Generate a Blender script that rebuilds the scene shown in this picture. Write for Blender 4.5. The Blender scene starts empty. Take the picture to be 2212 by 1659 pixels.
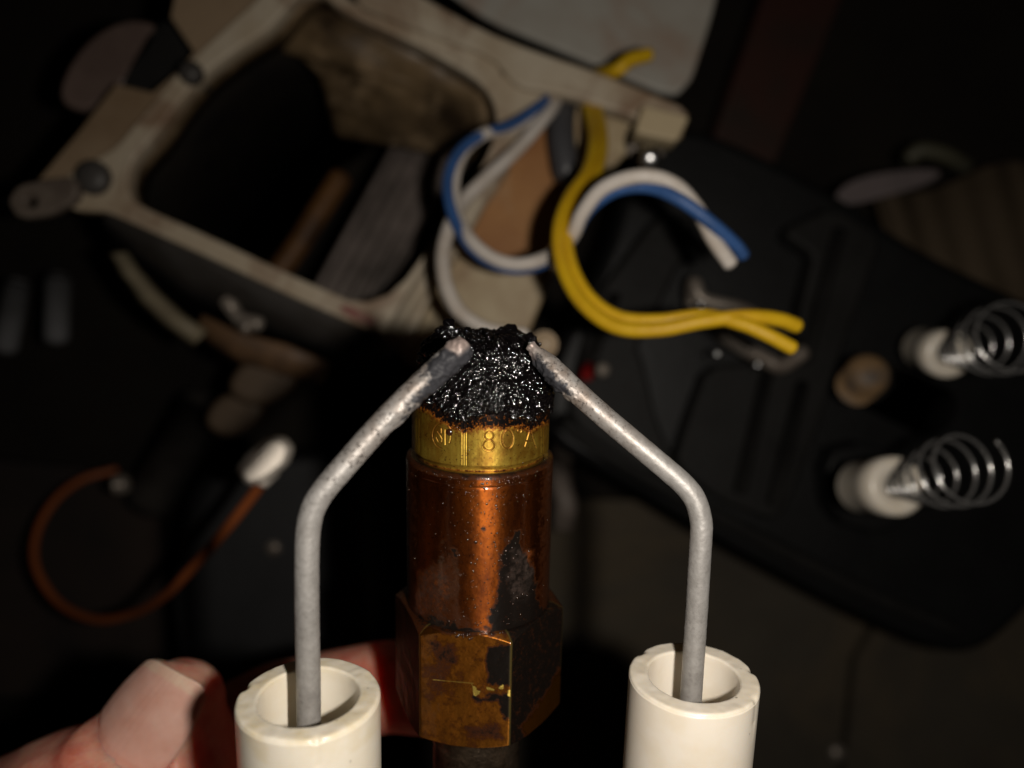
import bpy, bmesh, math, random
import numpy as np
from mathutils import Vector, Matrix

# ------------------------------------------------------------------ camera, world, lamp
S = bpy.context.scene
COL = S.collection
H = 0.300                      # height of the lens above the floor (metres)
F, CX, CY = 1736.0, 1106.0, 829.5
cam = bpy.data.cameras.new('camera')
cam.sensor_width = 36.0
cam.lens = 36.0 * F / 2212.0
cam.clip_start, cam.clip_end = 0.004, 20.0
cam.dof.use_dof = True
cam.dof.focus_distance = 0.086
cam.dof.aperture_fstop = 13.0
co = bpy.data.objects.new('camera', cam); COL.objects.link(co)
co.location = (0, 0, H)
S.camera = co
w = bpy.data.worlds.new('World'); S.world = w; w.use_nodes = True
w.node_tree.nodes['Background'].inputs[0].default_value = (1.0, .82, .62, 1)
w.node_tree.nodes['Background'].inputs[1].default_value = 0.0012
fl = bpy.data.lights.new('phone_flash', 'AREA'); fl.shape = 'DISK'; fl.size = 0.0050
fl.energy = 0.124; fl.color = (1.0, .925, .83)
fo = bpy.data.objects.new('phone_flash', fl); COL.objects.link(fo)
fo.location = (0.0175, -0.001, H + 0.001)
S.view_settings.view_transform = 'Standard'
try: S.view_settings.look = 'None'
except Exception: pass
S.view_settings.exposure = 0; S.view_settings.gamma = 1
S.view_settings.use_curve_mapping = False
try:
    S.cycles.use_denoising = True
    S.cycles.denoiser = 'OPENIMAGEDENOISE'
    S.cycles.use_adaptive_sampling = False
    S.cycles.max_bounces = 6
    S.cycles.caustics_reflective = False; S.cycles.caustics_refractive = False
    S.cycles.sample_clamp_direct = 0; S.cycles.sample_clamp_indirect = 2
except Exception: pass

MM = 0.001
def P(x, y, d):
    """a pixel of the 2212 px wide picture at a distance d (mm) below the lens, as a point in metres"""
    return Vector(((x - CX) / F * d * MM, -(y - CY) / F * d * MM, H - d * MM))

# ------------------------------------------------------------------ noise helpers
def _hash(ix, iy, iz, seed):
    h = (ix * 374761393 + iy * 668265263 + iz * 2147483647 + seed * 1274126177) & 0xFFFFFFFF
    h = ((h ^ (h >> 13)) * 1274126177) & 0xFFFFFFFF
    h = ((h ^ (h >> 16)) * 2246822519) & 0xFFFFFFFF
    return ((h ^ (h >> 13)) & 0xFFFF) / 65535.0
def vn(p, scale, seed=0):
    """smooth value noise 0..1 of points p (n,3) with cell size `scale`"""
    q = p / scale + 1000.0
    i = np.floor(q).astype(np.int64); f = q - i; f = f * f * (3 - 2 * f)
    r = 0
    for a in (0, 1):
        for b in (0, 1):
            for c in (0, 1):
                wgt = (f[:, 0] if a else 1 - f[:, 0]) * (f[:, 1] if b else 1 - f[:, 1]) * (f[:, 2] if c else 1 - f[:, 2])
                r = r + wgt * _hash(i[:, 0] + a, i[:, 1] + b, i[:, 2] + c, seed)
    return r
def fbm(p, scale, seed=0, n=4):
    r, a, t = 0, 1.0, 0
    for k in range(n):
        r = r + a * vn(p, scale / 2 ** k, seed + k * 17); t += a; a *= .55
    return r / t
def worley(p, scale, seed=0):
    """distance to the nearest of one jittered point per cell, in cells"""
    q = p / scale + 1000.0; i = np.floor(q).astype(np.int64)
    best = np.full(len(p), 9.0)
    for a in (-1, 0, 1):
        for b in (-1, 0, 1):
            for c in (-1, 0, 1):
                j = i + np.array([a, b, c])
                o = np.stack([_hash(j[:, 0], j[:, 1], j[:, 2], seed + s) for s in (1, 2, 3)], 1)
                d = np.linalg.norm(j + o - q, axis=1)
                best = np.minimum(best, d)
    return best
def sstep(a, b, x):
    t = np.clip((x - a) / (b - a), 0, 1); return t * t * (3 - 2 * t)
def seg_dist(px, py, pts, closed=False):
    d = np.full(px.shape, 1e9)
    n = len(pts)
    for k in range(n if closed else n - 1):
        ax, ay = pts[k]; bx, by = pts[(k + 1) % n]
        vx, vy = bx - ax, by - ay; L = vx * vx + vy * vy + 1e-9
        t = np.clip(((px - ax) * vx + (py - ay) * vy) / L, 0, 1)
        d = np.minimum(d, np.hypot(px - ax - t * vx, py - ay - t * vy))
    return d
def poly_sd(px, py, pts):
    """signed distance to a polygon, positive inside"""
    ins = np.zeros(px.shape, bool); n = len(pts)
    for k in range(n):
        ax, ay = pts[k]; bx, by = pts[(k + 1) % n]
        c = ((ay > py) != (by > py)) & (px < (bx - ax) * (py - ay) / ((by - ay) or 1e-9) + ax)
        ins ^= c
    d = seg_dist(px, py, pts, True)
    return np.where(ins, d, -d)

# ------------------------------------------------------------------ object helpers
def mesh_obj(name, verts, faces, mat, parent=None, smooth=True, attrs=None):
    me = bpy.data.meshes.new(name)
    me.from_pydata([tuple(v) for v in verts], [], [tuple(f) for f in faces])
    me.validate(); me.update()
    if attrs:
        for k, arr in attrs.items():
            a = me.attributes.new(k, 'FLOAT', 'POINT'); a.data.foreach_set('value', np.asarray(arr, np.float32))
    if mat: me.materials.append(mat)
    if smooth: me.polygons.foreach_set('use_smooth', [True] * len(me.polygons))
    o = bpy.data.objects.new(name, me); COL.objects.link(o)
    if parent: o.parent = parent
    return o
def empty(name, loc=(0, 0, 0), mat=None):
    o = bpy.data.objects.new(name, None); COL.objects.link(o); o.empty_display_size = .005
    if mat is not None: o.matrix_world = mat
    else: o.location = loc
    return o
def tag(o, label=None, cat=None, group=None, kind=None):
    if label: o['label'] = label
    if cat: o['category'] = cat
    if group: o['group'] = group
    if kind: o['kind'] = kind
    return o
def frame(origin, axis, front=Vector((0, 0, 1))):
    """local z along axis, local -y towards `front`"""
    a = axis.normalized(); n = (front - a * front.dot(a)).normalized(); s = a.cross(n)
    s = s.normalized()
    m = Matrix.Identity(4)
    for r in range(3):
        m[r][0] = s[r]; m[r][1] = -n[r]; m[r][2] = a[r]; m[r][3] = origin[r]
    return m
def grid_faces(nt, nth, wrap=True):
    i = np.arange(nt - 1)[:, None]; j = np.arange(nth if wrap else nth - 1)[None, :]
    j2 = (j + 1) % nth
    a = i * nth + j; b = i * nth + j2; c = (i + 1) * nth + j2; d = (i + 1) * nth + j
    return np.stack([a, b, c, d], -1).reshape(-1, 4)
def lathe(name, prof, mat, parent, n=96, disp=None, closed=False):
    """prof: (r, t) in mm, local z = t"""
    prof = np.array(prof, float); th = np.linspace(0, 2 * math.pi, n, endpoint=False)
    if closed: prof = np.vstack([prof, prof[:1]])
    r = prof[:, 0][:, None] * np.ones(n); t = prof[:, 1][:, None] * np.ones(n); T = th[None, :] * np.ones(len(prof))[:, None]
    v = np.stack([r * np.sin(T), -r * np.cos(T), t], -1).reshape(-1, 3)
    if disp is not None: v = disp(v)
    return mesh_obj(name, v * MM, grid_faces(len(prof), n), mat, parent)
def catmull(pts, n=12):
    pts = [Vector(p) for p in pts]; out = []
    q = [pts[0] * 2 - pts[1]] + pts + [pts[-1] * 2 - pts[-2]]
    for k in range(1, len(q) - 2):
        for s in range(n):
            t = s / n; a, b, c, d = q[k - 1], q[k], q[k + 1], q[k + 2]
            out.append(.5 * ((2 * b) + (c - a) * t + (2 * a - 5 * b + 4 * c - d) * t * t + (3 * b - a - 3 * c + d) * t ** 3))
    out.append(pts[-1]); return out
def tube(name, path, rad, mat, parent=None, n=20, origin=None, caps=True, attrs=None, radf=None):
    """tube of real thickness along a list of points (metres), rad in mm (number or list)"""
    path = [Vector(p) for p in path]; m = len(path)
    rr = rad if hasattr(rad, '__len__') else [rad] * m
    rr = [r * MM for r in rr]
    o = origin or Vector((0, 0, 0))
    T = [(path[min(i + 1, m - 1)] - path[max(i - 1, 0)]).normalized() for i in range(m)]
    u = T[0].orthogonal().normalized(); V = []
    ths = [2 * math.pi * j / n for j in range(n)]
    for i in range(m):
        u = (u - T[i] * u.dot(T[i])).normalized(); vv = T[i].cross(u)
        for j, th in enumerate(ths):
            r = rr[i] * (radf(i, th, path[i]) if radf else 1)
            V.append(path[i] - o + (u * math.cos(th) + vv * math.sin(th)) * r)
    Fc = [tuple(x) for x in grid_faces(m, n)]
    if caps:
        for end, i, sgn in ((0, 0, -1), (1, m - 1, 1)):
            b = i * n; prev = [b + j for j in range(n)]
            for k, (ss, hh) in enumerate(((.8, .35), (.4, .55))):
                cur = []
                for j in range(n):
                    p = V[b + j]; c = path[i] - o
                    cur.append(len(V)); V.append(c + (p - c) * ss + T[i] * sgn * rr[i] * hh)
                for j in range(n): Fc.append((prev[j], prev[(j + 1) % n], cur[(j + 1) % n], cur[j]))
                prev = cur
            Fc.append(tuple(prev))
    ob = mesh_obj(name, V, Fc, mat, parent)
    return ob
def rounded(pts, k=2, r=.25):
    for _ in range(k):
        q = []
        for i in range(len(pts)):
            a = pts[i]; b = pts[(i + 1) % len(pts)]
            q += [(a[0] + (b[0] - a[0]) * r, a[1] + (b[1] - a[1]) * r), (b[0] - (b[0] - a[0]) * r, b[1] - (b[1] - a[1]) * r)]
        pts = q
    return pts
def plate(name, pts, d, thick, mat, parent=None, holes=(), bev=.4, tilt=None):
    """a flat casting of real thickness (mm): outline at distance d, going `thick` mm down from there.
    tilt=(dx,dy): extra depth per px so the plate can slope"""
    cu = bpy.data.curves.new(name, 'CURVE'); cu.dimensions = '2D'; cu.fill_mode = 'BOTH'
    for poly in [pts] + list(holes):
        sp = cu.splines.new('POLY'); sp.points.add(len(poly) - 1); sp.use_cyclic_u = True
        for k, (x, y) in enumerate(poly):
            p = P(x, y, d); sp.points[k].co = (p.x, p.y, 0, 1)
    cu.extrude = max(thick / 2 - bev, .01) * MM; cu.bevel_depth = bev * MM; cu.bevel_resolution = 1
    tmp = bpy.data.objects.new('tmp', cu); COL.objects.link(tmp)
    me = bpy.data.meshes.new_from_object(tmp.evaluated_get(bpy.context.evaluated_depsgraph_get()))
    bpy.data.objects.remove(tmp); bpy.data.curves.remove(cu)
    z = H - (d + thick / 2) * MM
    for v in me.vertices:
        v.co.z += z
        if tilt:
            v.co.z -= (v.co.x * tilt[0] + v.co.y * tilt[1])
    me.name = name; me.materials.clear(); me.materials.append(mat)
    o = bpy.data.objects.new(name, me); COL.objects.link(o)
    if parent: o.parent = parent
    bm = bmesh.new(); bm.from_mesh(me); bmesh.ops.remove_doubles(bm, verts=bm.verts, dist=1e-6); bm.to_mesh(me); bm.free()
    return o
def loft(name, rows, mat, parent=None, thick=1.5, smooth=True):
    """sheet metal of real thickness through rows of points (metres)"""
    nr, nc = len(rows), len(rows[0])
    V = [p for r in rows for p in r]
    o = mesh_obj(name, V, grid_faces(nr, nc, False), mat, parent, smooth)
    m = o.modifiers.new('s', 'SOLIDIFY'); m.thickness = thick * MM; m.offset = 0
    me = bpy.data.meshes.new_from_object(o.evaluated_get(bpy.context.evaluated_depsgraph_get()))
    o.modifiers.clear(); o.data = me
    return o

# ------------------------------------------------------------------ materials
class M:
    def __init__(s, name, base=(.5, .5, .5), rough=.5, metal=0., spec=.5, coat=0., coat_r=.1, sss=0.):
        s.m = bpy.data.materials.new(name); s.m.use_nodes = True; s.t = s.m.node_tree
        s.b = s.t.nodes['Principled BSDF']; i = s.b.inputs
        i['Base Color'].default_value = (*base, 1); i['Roughness'].default_value = rough; i['Metallic'].default_value = metal
        i['Specular IOR Level'].default_value = spec
        if coat: i['Coat Weight'].default_value = coat; i['Coat Roughness'].default_value = coat_r
        s.tc = s.t.nodes.new('ShaderNodeTexCoord')
    def n(s, typ, **kw):
        x = s.t.nodes.new(typ)
        for k, v in kw.items():
            if k in x.inputs: x.inputs[k].default_value = v
            else: setattr(x, k, v)
        return x
    def ln(s, a, b): s.t.links.new(a, b)
    def noise(s, scale, detail=5, rough=.6, stretch=None, dist=0.):
        x = s.n('ShaderNodeTexNoise', Scale=scale, Detail=detail, Roughness=rough, Distortion=dist)
        if stretch:
            mp = s.n('ShaderNodeMapping'); mp.inputs['Scale'].default_value = stretch
            s.ln(s.tc.outputs['Object'], mp.inputs[0]); s.ln(mp.outputs[0], x.inputs['Vector'])
        else: s.ln(s.tc.outputs['Object'], x.inputs['Vector'])
        return x.outputs['Fac']
    def vor(s, scale, feature='F1'):
        x = s.n('ShaderNodeTexVoronoi', Scale=scale); x.feature = feature
        s.ln(s.tc.outputs['Object'], x.inputs['Vector']); return x.outputs['Distance']
    def attr(s, name):
        x = s.n('ShaderNodeAttribute'); x.attribute_name = name; return x.outputs['Fac']
    def rng(s, src, a, b, c=0., d=1.):
        x = s.n('ShaderNodeMapRange'); x.inputs[1].default_value = a; x.inputs[2].default_value = b
        x.inputs[3].default_value = c; x.inputs[4].default_value = d; s.ln(src, x.inputs[0]); return x.outputs[0]
    def math(s, op, a, b):
        x = s.n('ShaderNodeMath'); x.operation = op
        for k, v in ((0, a), (1, b)):
            if isinstance(v, (int, float)): x.inputs[k].default_value = v
            else: s.ln(v, x.inputs[k])
        return x.outputs[0]
    def mix(s, fac, a, b):
        x = s.n('ShaderNodeMix'); x.data_type = 'RGBA'
        if isinstance(fac, (int, float)): x.inputs[0].default_value = fac
        else: s.ln(fac, x.inputs[0])
        for k, v in ((6, a), (7, b)):
            if isinstance(v, tuple): x.inputs[k].default_value = (*v, 1)
            else: s.ln(v, x.inputs[k])
        return x.outputs[2]
    def col(s, c): s.ln(c, s.b.inputs['Base Color'])
    def rgh(s, c): s.ln(c, s.b.inputs['Roughness'])
    def met(s, c): s.ln(c, s.b.inputs['Metallic'])
    def aniso(s, amt, rot):
        t = s.n('ShaderNodeTangent'); t.direction_type = 'RADIAL'; t.axis = 'Z'
        s.ln(t.outputs[0], s.b.inputs['Tangent']); s.b.inputs['Anisotropic'].default_value = amt; s.b.inputs['Anisotropic Rotation'].default_value = rot
    def bump(s, h, dist, strength=1.):
        x = s.n('ShaderNodeBump', Strength=strength, Distance=dist); s.ln(h, x.inputs['Height'])
        if s.b.inputs['Normal'].is_linked: s.ln(s.b.inputs['Normal'].links[0].from_socket, x.inputs['Normal'])
        s.ln(x.outputs[0], s.b.inputs['Normal'])

def grime(name, base, dirt, scale=60, amt=(.45, .7), rough=.55, spec=.4, second=None, s2=25, metal=0., bump=.0003):
    m = M(name, base, rough, metal, spec)
    c = m.mix(m.rng(m.noise(scale, 6), amt[0], amt[1]), base, dirt)
    if second: c = m.mix(m.rng(m.noise(s2, 5, .65, dist=.5), .5, .68), c, second)
    m.col(c)
    if bump: m.bump(m.noise(scale * 8, 5), bump, .5)
    return m.m

# brass nozzle
mb = M('brass', (.5, .32, .05), .38, .75, .5)
st = mb.attr('stain_shade'); gr = mb.attr('groove')
brush = mb.noise(1400, 4, .6, stretch=(1, 1, .06))
c = mb.mix(mb.rng(brush, .3, .7), (.34, .19, .020), (.50, .35, .05))
c = mb.mix(mb.rng(mb.noise(260, 6, .7), .42, .66), c, (.24, .11, .012))
sp = mb.rng(mb.noise(3300, 3, .7), .60, .66)
c = mb.mix(mb.math('MULTIPLY', sp, .85), c, (.06, .022, .005))
c = mb.mix(gr, c, (.22, .07, .01))
sn = mb.math('ADD', st, mb.rng(mb.noise(2600, 4, .8), .3, .7, -.45, .45))
c = mb.mix(mb.rng(sn, .22, .6), c, (.20, .06, .008)); c = mb.mix(mb.rng(sn, .6, .85), c, (.004, .003, .003))
mb.col(c); mb.rgh(mb.rng(mb.noise(900, 5), .3, .7, .42, .56))
mb.ln(mb.rng(st, .3, .7, .5, .03), mb.b.inputs['Specular IOR Level']); mb.met(mb.rng(st, .4, .8, .78, .1))
mb.bump(brush, .000012, .8); mb.bump(mb.noise(4200, 3), .000014, .8)
mb.aniso(.65, .25)
MAT_BRASS = mb.m
# varnished adapter
mv = M('oil_varnished_brass', (.4, .12, .02), .34, .85, .5, coat=.5, coat_r=.12)
st = mv.attr('stain_shade'); gy = mv.attr('ash')
c = mv.mix(mv.rng(mv.noise(300, 6, .7, stretch=(1, 1, .35)), .35, .68), (.27, .066, .007), (.07, .017, .005))
c = mv.mix(mv.rng(mv.noise(2600, 4, .7), .57, .68), c, (.05, .012, .004))
c = mv.mix(mv.attr('gold'), c, (.50, .20, .022))
sn = mv.math('ADD', mv.math('ADD', st, mv.rng(mv.noise(1300, 6, .8), .3, .7, -.26, .26)), mv.rng(mv.noise(4200, 3, .8), .3, .7, -.14, .14))
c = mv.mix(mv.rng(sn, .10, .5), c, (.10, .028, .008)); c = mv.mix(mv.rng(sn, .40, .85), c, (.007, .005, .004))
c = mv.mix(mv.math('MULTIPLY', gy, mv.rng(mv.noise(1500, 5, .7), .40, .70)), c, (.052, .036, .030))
c = mv.mix(mv.attr('scratch_glint'), c, (.85, .62, .13))
mv.col(c)
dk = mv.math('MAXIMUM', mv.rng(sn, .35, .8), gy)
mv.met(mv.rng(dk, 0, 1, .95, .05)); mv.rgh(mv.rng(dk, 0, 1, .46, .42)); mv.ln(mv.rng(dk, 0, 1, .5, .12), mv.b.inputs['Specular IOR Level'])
mv.ln(mv.rng(dk, 0, 1, .55, .08), mv.b.inputs['Coat Weight'])
mv.bump(mv.noise(900, 4, .6, stretch=(.06, .06, 1)), .000010, .8); mv.bump(mv.noise(3600, 4), .000012, .8)
mv.aniso(.8, .25)
MAT_VARN = mv.m
# carbon
mt = M('oily_carbon', (.0022, .0016, .0018), .14, 0, 1.0)
mt.bump(mt.rng(mt.vor(2900), .0, .8, 1, 0), .00007, .8)
mt.rgh(mt.rng(mt.noise(1200, 3), .35, .65, .08, .17))
MAT_TAR = mt.m
md = M('oil_drop', (.03, .010, .004), .2, 0, 1.0); MAT_DROP = md.m
# porcelain
def porcelain(name, tint, rim_stain=0.):
    m = M(name, tint, .33, 0, .45, coat=.25, coat_r=.2)
    c = m.mix(m.rng(m.noise(220, 4), .4, .7), tint, (tint[0] * .95, tint[1] * .92, tint[2] * .86))
    v = m.vor(520); keep = m.rng(m.noise(300, 2), .5, .58)
    c = m.mix(m.math('MULTIPLY', m.rng(v, .07, .10, 1, 0), keep), c, (.07, .06, .05))
    c = m.mix(m.math('MULTIPLY', m.attr('rim'), m.rng(m.noise(330, 4), .42, .64, 0, rim_stain)), c, (.62, .47, .17))
    m.col(c); m.bump(m.noise(1500, 4), .000006, .6)
    m.b.inputs['Subsurface Weight'].default_value = .12; m.b.inputs['Subsurface Radius'].default_value = (.0012, .0009, .0006)
    m.b.inputs['Subsurface Scale'].default_value = 1.0
    return m.m
MAT_PORC = porcelain('glazed_ivory_porcelain', (.83, .765, .645), .45)
MAT_PORC2 = porcelain('glazed_white_porcelain', (.83, .76, .655), .15)
# electrode rod
mr = M('grey_steel_rod', (.42, .41, .40), .4, .3, .5)
sn = mr.attr('soot')
c = mr.mix(mr.rng(mr.noise(700, 5, .7), .35, .7), (.42, .405, .39), (.29, .275, .26))
c = mr.mix(mr.math('MULTIPLY', mr.attr('brown'), mr.rng(mr.noise(450, 4), .3, .65)), c, (.20, .155, .125))
pit = mr.math('MULTIPLY', mr.rng(mr.noise(2300, 3, .7), .56, .62), mr.rng(mr.attr('pits'), 0, 1, .12, 1))
c = mr.mix(pit, c, (.06, .05, .045))
c = mr.mix(mr.rng(mr.math('ADD', sn, mr.rng(mr.noise(1700, 4), .3, .7, -.3, .3)), .35, .7), c, (.030, .030, .034))
c = mr.mix(mr.attr('burn'), c, (.33, .26, .235))
mr.col(c); mr.met(mr.rng(sn, .3, .8, .45, 0)); mr.rgh(mr.rng(mr.noise(1000, 4), .3, .7, .46, .56))
mr.ln(mr.rng(sn, .3, .8, .5, .15), mr.b.inputs['Specular IOR Level'])
mr.bump(mr.noise(2600, 4, .7), .00002, .8)
MAT_ROD = mr.m
# skin
ms = M('skin', (.62, .33, .25), .42, 0, .45)
c = ms.mix(ms.rng(ms.noise(170, 5, .7), .38, .62), (.82, .39, .285), (.68, .20, .14))
c = ms.mix(ms.rng(ms.noise(2600, 3), .6, .75), c, (.64, .41, .33))
ms.col(c); ms.b.inputs['Subsurface Weight'].default_value = .85; ms.b.inputs['Subsurface Radius'].default_value = (.0060, .0016, .0007)
ms.b.inputs['Subsurface Scale'].default_value = 1.0
ms.bump(ms.noise(700, 5, .65, stretch=(1, .45, 1), dist=.6), .00022, .7); ms.bump(ms.vor(1700), .00004, .35)
MAT_SKIN = ms.m
mn = M('nail', (.72, .47, .40), .24, 0, .5)
fe = mn.attr('free')
c = mn.mix(mn.rng(fe, .2, .7), (.80, .47, .385), (.82, .58, .44)); c = mn.mix(mn.rng(mn.noise(260, 4, .6), .35, .7), c, (.70, .36, .28)); mn.col(c); mn.rgh(mn.rng(mn.noise(900, 4), .3, .7, .28, .5))
mn.b.inputs['Subsurface Weight'].default_value = .3; mn.b.inputs['Subsurface Radius'].default_value = (.002, .0009, .0005); mn.b.inputs['Subsurface Scale'].default_value = 1.0
mn.bump(mn.attr('ridge'), .00003, .9)
MAT_NAIL = mn.m
# background
CAVITY_SHADE = grime('shaded_cavity_black', (.010, .008, .006), (.004, .003, .003), 60, (.4, .7), .7, spec=.1)  # shade of the deep interior painted as a near-black wall colour
CREAM = grime('grimy_cream_paint', (.46, .37, .23), (.30, .20, .10), 55, (.42, .68), .5, second=(.16, .075, .025), s2=34)
CREAM_CLEAN = grime('cream_paint', (.46, .395, .30), (.34, .26, .17), 50, (.42, .7), .5, second=(.20, .12, .07), s2=42)
RUST = grime('rust_stain_on_cream', (.38, .185, .060), (.27, .11, .030), 50, (.4, .65), .6, second=(.40, .33, .22), s2=22)
SOOTY = grime('oily_brown_casting', (.17, .115, .06), (.035, .022, .012), 60, (.38, .62), .4, second=(.34, .24, .14), s2=70)
DARKGREY = grime('dark_grey_metal', (.055, .050, .046), (.02, .016, .012), 40, (.45, .7), .5)
BLACK = grime('black_enamel', (.009, .009, .009), (.006, .006, .006), 80, (.4, .7), .45, spec=.2)
BLACK2 = grime('lighter_black_enamel', (.0155, .0148, .014), (.009, .0085, .008), 60, (.4, .7), .55, spec=.12)  # lighter copy of the enamel, painting the lit areas of the transformer
FLOOR = grime('darkened_floor', (.020, .016, .012), (.011, .009, .008), 20, (.35, .7), .85, spec=.15)  # tone darkened to stand for the unlit floor at left and top
LIT_FLOOR = grime('lit_floor_tone', (.105, .09, .068), (.07, .06, .048), 20, (.35, .7), .85, spec=.15, second=(.13, .10, .065), s2=12)  # paler floor colour standing for the brighter lower right
CARD = grime('brown_cardboard', (.11, .080, .052), (.08, .058, .036), 25, (.35, .7), .85, spec=.15)
FIN = grime('grey_motor_shell', (.23, .19, .17), (.05, .042, .036), 40, (.4, .7), .5)
COPPER = grime('rusty_brown_bar', (.13, .058, .016), (.03, .014, .007), 60, (.4, .65), .5, metal=.2)
TAN = grime('tan_plastic', (.42, .32, .21), (.32, .23, .14), 60, (.4, .7), .5)
SILVER = M('bright_steel', (.55, .55, .55), .28, 1.0).m
SPRING = M('spring_steel', (.52, .51, .50), .2, .85).m
ZINC = grime('dull_zinc', (.30, .26, .22), (.12, .09, .07), 90, (.4, .7), .38, metal=.4)
W_WHITE = grime('white_wire_insulation', (.60, .55, .50), (.50, .43, .36), 120, (.45, .7), .42)
W_BLUE = grime('blue_wire_insulation', (.035, .10, .28), (.03, .075, .2), 120, (.4, .7), .45)
W_YEL = grime('yellow_wire_insulation', (.66, .41, .008), (.56, .32, .008), 90, (.4, .65), .5)
W_ORANGE = M('orange_wire_insulation', (.30, .080, .022), .5).m
W_JACKET = M('grey_cable_jacket', (.055, .055, .06), .45).m
RED = M('red_plastic', (.22, .008, .008), .4).m
PINKM = grime('pinkish_grey_painted_metal', (.15, .105, .088), (.09, .06, .05), 50, (.4, .7), .5)

# ------------------------------------------------------------------ floor
s = .9
fl_o = mesh_obj('floor', [(-s, -s, 0), (s, -s, 0), (s, s, 0), (-s, s, 0)], [(0, 1, 2, 3)], FLOOR, None, False); tag(fl_o, kind='structure')

for pts in ([(1130, 1080), (1500, 1080), (1900, 1300), (1835, 1420), (1800, 1760), (1780, 1900), (1050, 1900), (1060, 1500)], [(1920, 1310), (2500, 1150), (2500, 1900), (1800, 1900), (1815, 1760), (1850, 1425)]):
    f_s = mesh_obj('added_floor_slab', [P(x, y, 292) for x, y in pts] + [P(x, y, 292) + Vector((0, 0, -.006)) for x, y in pts], [tuple(range(len(pts)))] + [(i, (i + 1) % len(pts), len(pts) + (i + 1) % len(pts), len(pts) + i) for i in range(len(pts))], LIT_FLOOR, None, False); tag(f_s, kind='structure')  # slabs added to carry the floor's brighter area in their colour

# ------------------------------------------------------------------ burner nozzle on its adapter
E = math.radians(12.4)
aN = Vector((.020, math.cos(E), math.sin(E))).normalized()
D0, Y0 = 93.6, -7.30
B = Vector(((1037 - CX) / F * D0 * MM, Y0 * MM, H - D0 * MM))
noz = empty('burner_nozzle', mat=frame(B, aN))
tag(noz, 'brass burner nozzle caked in wet black carbon on a brown varnished hex adapter', 'burner nozzle')
XC = 1038.5
def t_from_y(y, R):
    k = (y - CY) / F; se, ce = math.sin(E), math.cos(E)
    return (-k * (D0 - R * ce) - Y0 + R * se) / (ce - k * se)
def to_px(th, t, R):
    """where a surface point reads in the picture, used to set wear and stamped marks on the metal"""
    se, ce = math.sin(E), math.cos(E); sc = F / (D0 - t * se - R * np.cos(th) * ce)
    x = CX + (B.x / MM + R * np.sin(th) + t * .02) * sc
    y = CY - (Y0 + t * ce - R * np.cos(th) * se) * sc
    return x, y
def z7(p): return [((1600 + x * .3165) / 1.852, (1600 + y * .3165) / 1.852) for x, y in p]
def z1(p): return [((1500 + x * .4823) / 1.852, (1200 + y * .4823) / 1.852) for x, y in p]
def z2(p): return [((1500 + x * .7064) / 1.852, (1900 + y * .7064) / 1.852) for x, y in p]
def ell(cx, cy, rx, ry, a0=0, a1=360, n=20):
    return [(cx + rx * math.cos(math.radians(a0 + (a1 - a0) * k / n)), cy + ry * math.sin(math.radians(a0 + (a1 - a0) * k / n))) for k in range(n + 1)]
# --- brass tip
nth, nt = 820, 170
th = np.linspace(-math.pi, math.pi, nth, endpoint=False); tt = np.linspace(-1.6, 7.5, nt)
TH, TT = np.meshgrid(th, tt); R0 = 7.95
c0 = math.radians(-11)
ph = (TH - c0 - math.pi / 6 + 50 * math.pi / 3) % (math.pi / 3) - math.pi / 6
R = R0 - .05 - .085 * np.cos(6 * ph)
R = R - .9 * sstep(5.6, 7.5, TT)
R = R - .55 * sstep(.25, -.4, TT)          # undercut at the foot, a smooth turned arc
pts = np.stack([R * np.sin(TH), -R * np.cos(TH), TT], -1).reshape(-1, 3)
PX, PY = to_px(TH, TT, R)
strokes = [z7(ell(545, 460, 128, 160, 150, 250)), z7(ell(545, 460, 128, 160, 250, 330)), z7(ell(545, 460, 105, 150, -15, 35)),
           z7(ell(545, 460, 128, 160, 95, 150)),
           z7([(480, 410), (515, 455), (540, 500), (533, 552)]), z7([(465, 485), (490, 538), (525, 557)]), z7([(530, 370), (532, 428)]), z7([(580, 380), (580, 575)]),
           z7(ell(1130, 448, 58, 52)), z7(ell(1127, 570, 72, 66)), z7(ell(1365, 485, 72, 118)), z7(ell(1510, 380, 24, 24)),
           z7([(1648, 352), (1578, 578)]), z7([(1648, 352), (1722, 592)]), z7([(1600, 505), (1697, 505)])]
gd = np.full(PX.shape, 1e9)
for sgm in strokes: gd = np.minimum(gd, seg_dist(PX, PY, sgm))
front = np.cos(TH) > 0
gd = np.where(front, gd, 99)
groove = 1 - sstep(.35, 1.5, gd)
lip = np.exp(-((gd - 2.3) / .8) ** 2)
ln = np.full(PX.shape, 1e9)
for xx in (795, 822, 850): ln = np.minimum(ln, seg_dist(PX, PY, z7([(xx, 250), (xx, 830)])))
for xx in (212, 236, 256, 1785, 1812): ln = np.minimum(ln, seg_dist(PX, PY, z7([(xx, 250), (xx, 680)])))
lng = np.where(front, 1 - sstep(.4, 1.6, ln), 0)
R = R - .11 * groove + .02 * lip - .05 * lng
q = pts.copy()
R = R + ((fbm(q, .8, 3, 3) - .5) * .03).reshape(R.shape)
pts = np.stack([R * np.sin(TH), -R * np.cos(TH), TT], -1).reshape(-1, 3)
edge = z1([(150, 800), (330, 850), (450, 885), (520, 945), (640, 1005), (730, 1045), (850, 1012), (1000, 1002), (1200, 1000), (1290, 1030), (1400, 965), (1480, 950)])
ex = [p[0] for p in edge]; ey = [p[1] for p in edge]
be = np.where(front, np.interp(PX, ex, ey), 905.0)
stain_shade = sstep(-24, 5, be - PY + 0) ; stain_shade = 1 - stain_shade     # 1 near/above the crust edge
stain_shade = np.clip(1 - sstep(0, 34, PY - be), 0, 1)
foot = 1 - sstep(-.75, -.25, TT)
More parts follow.
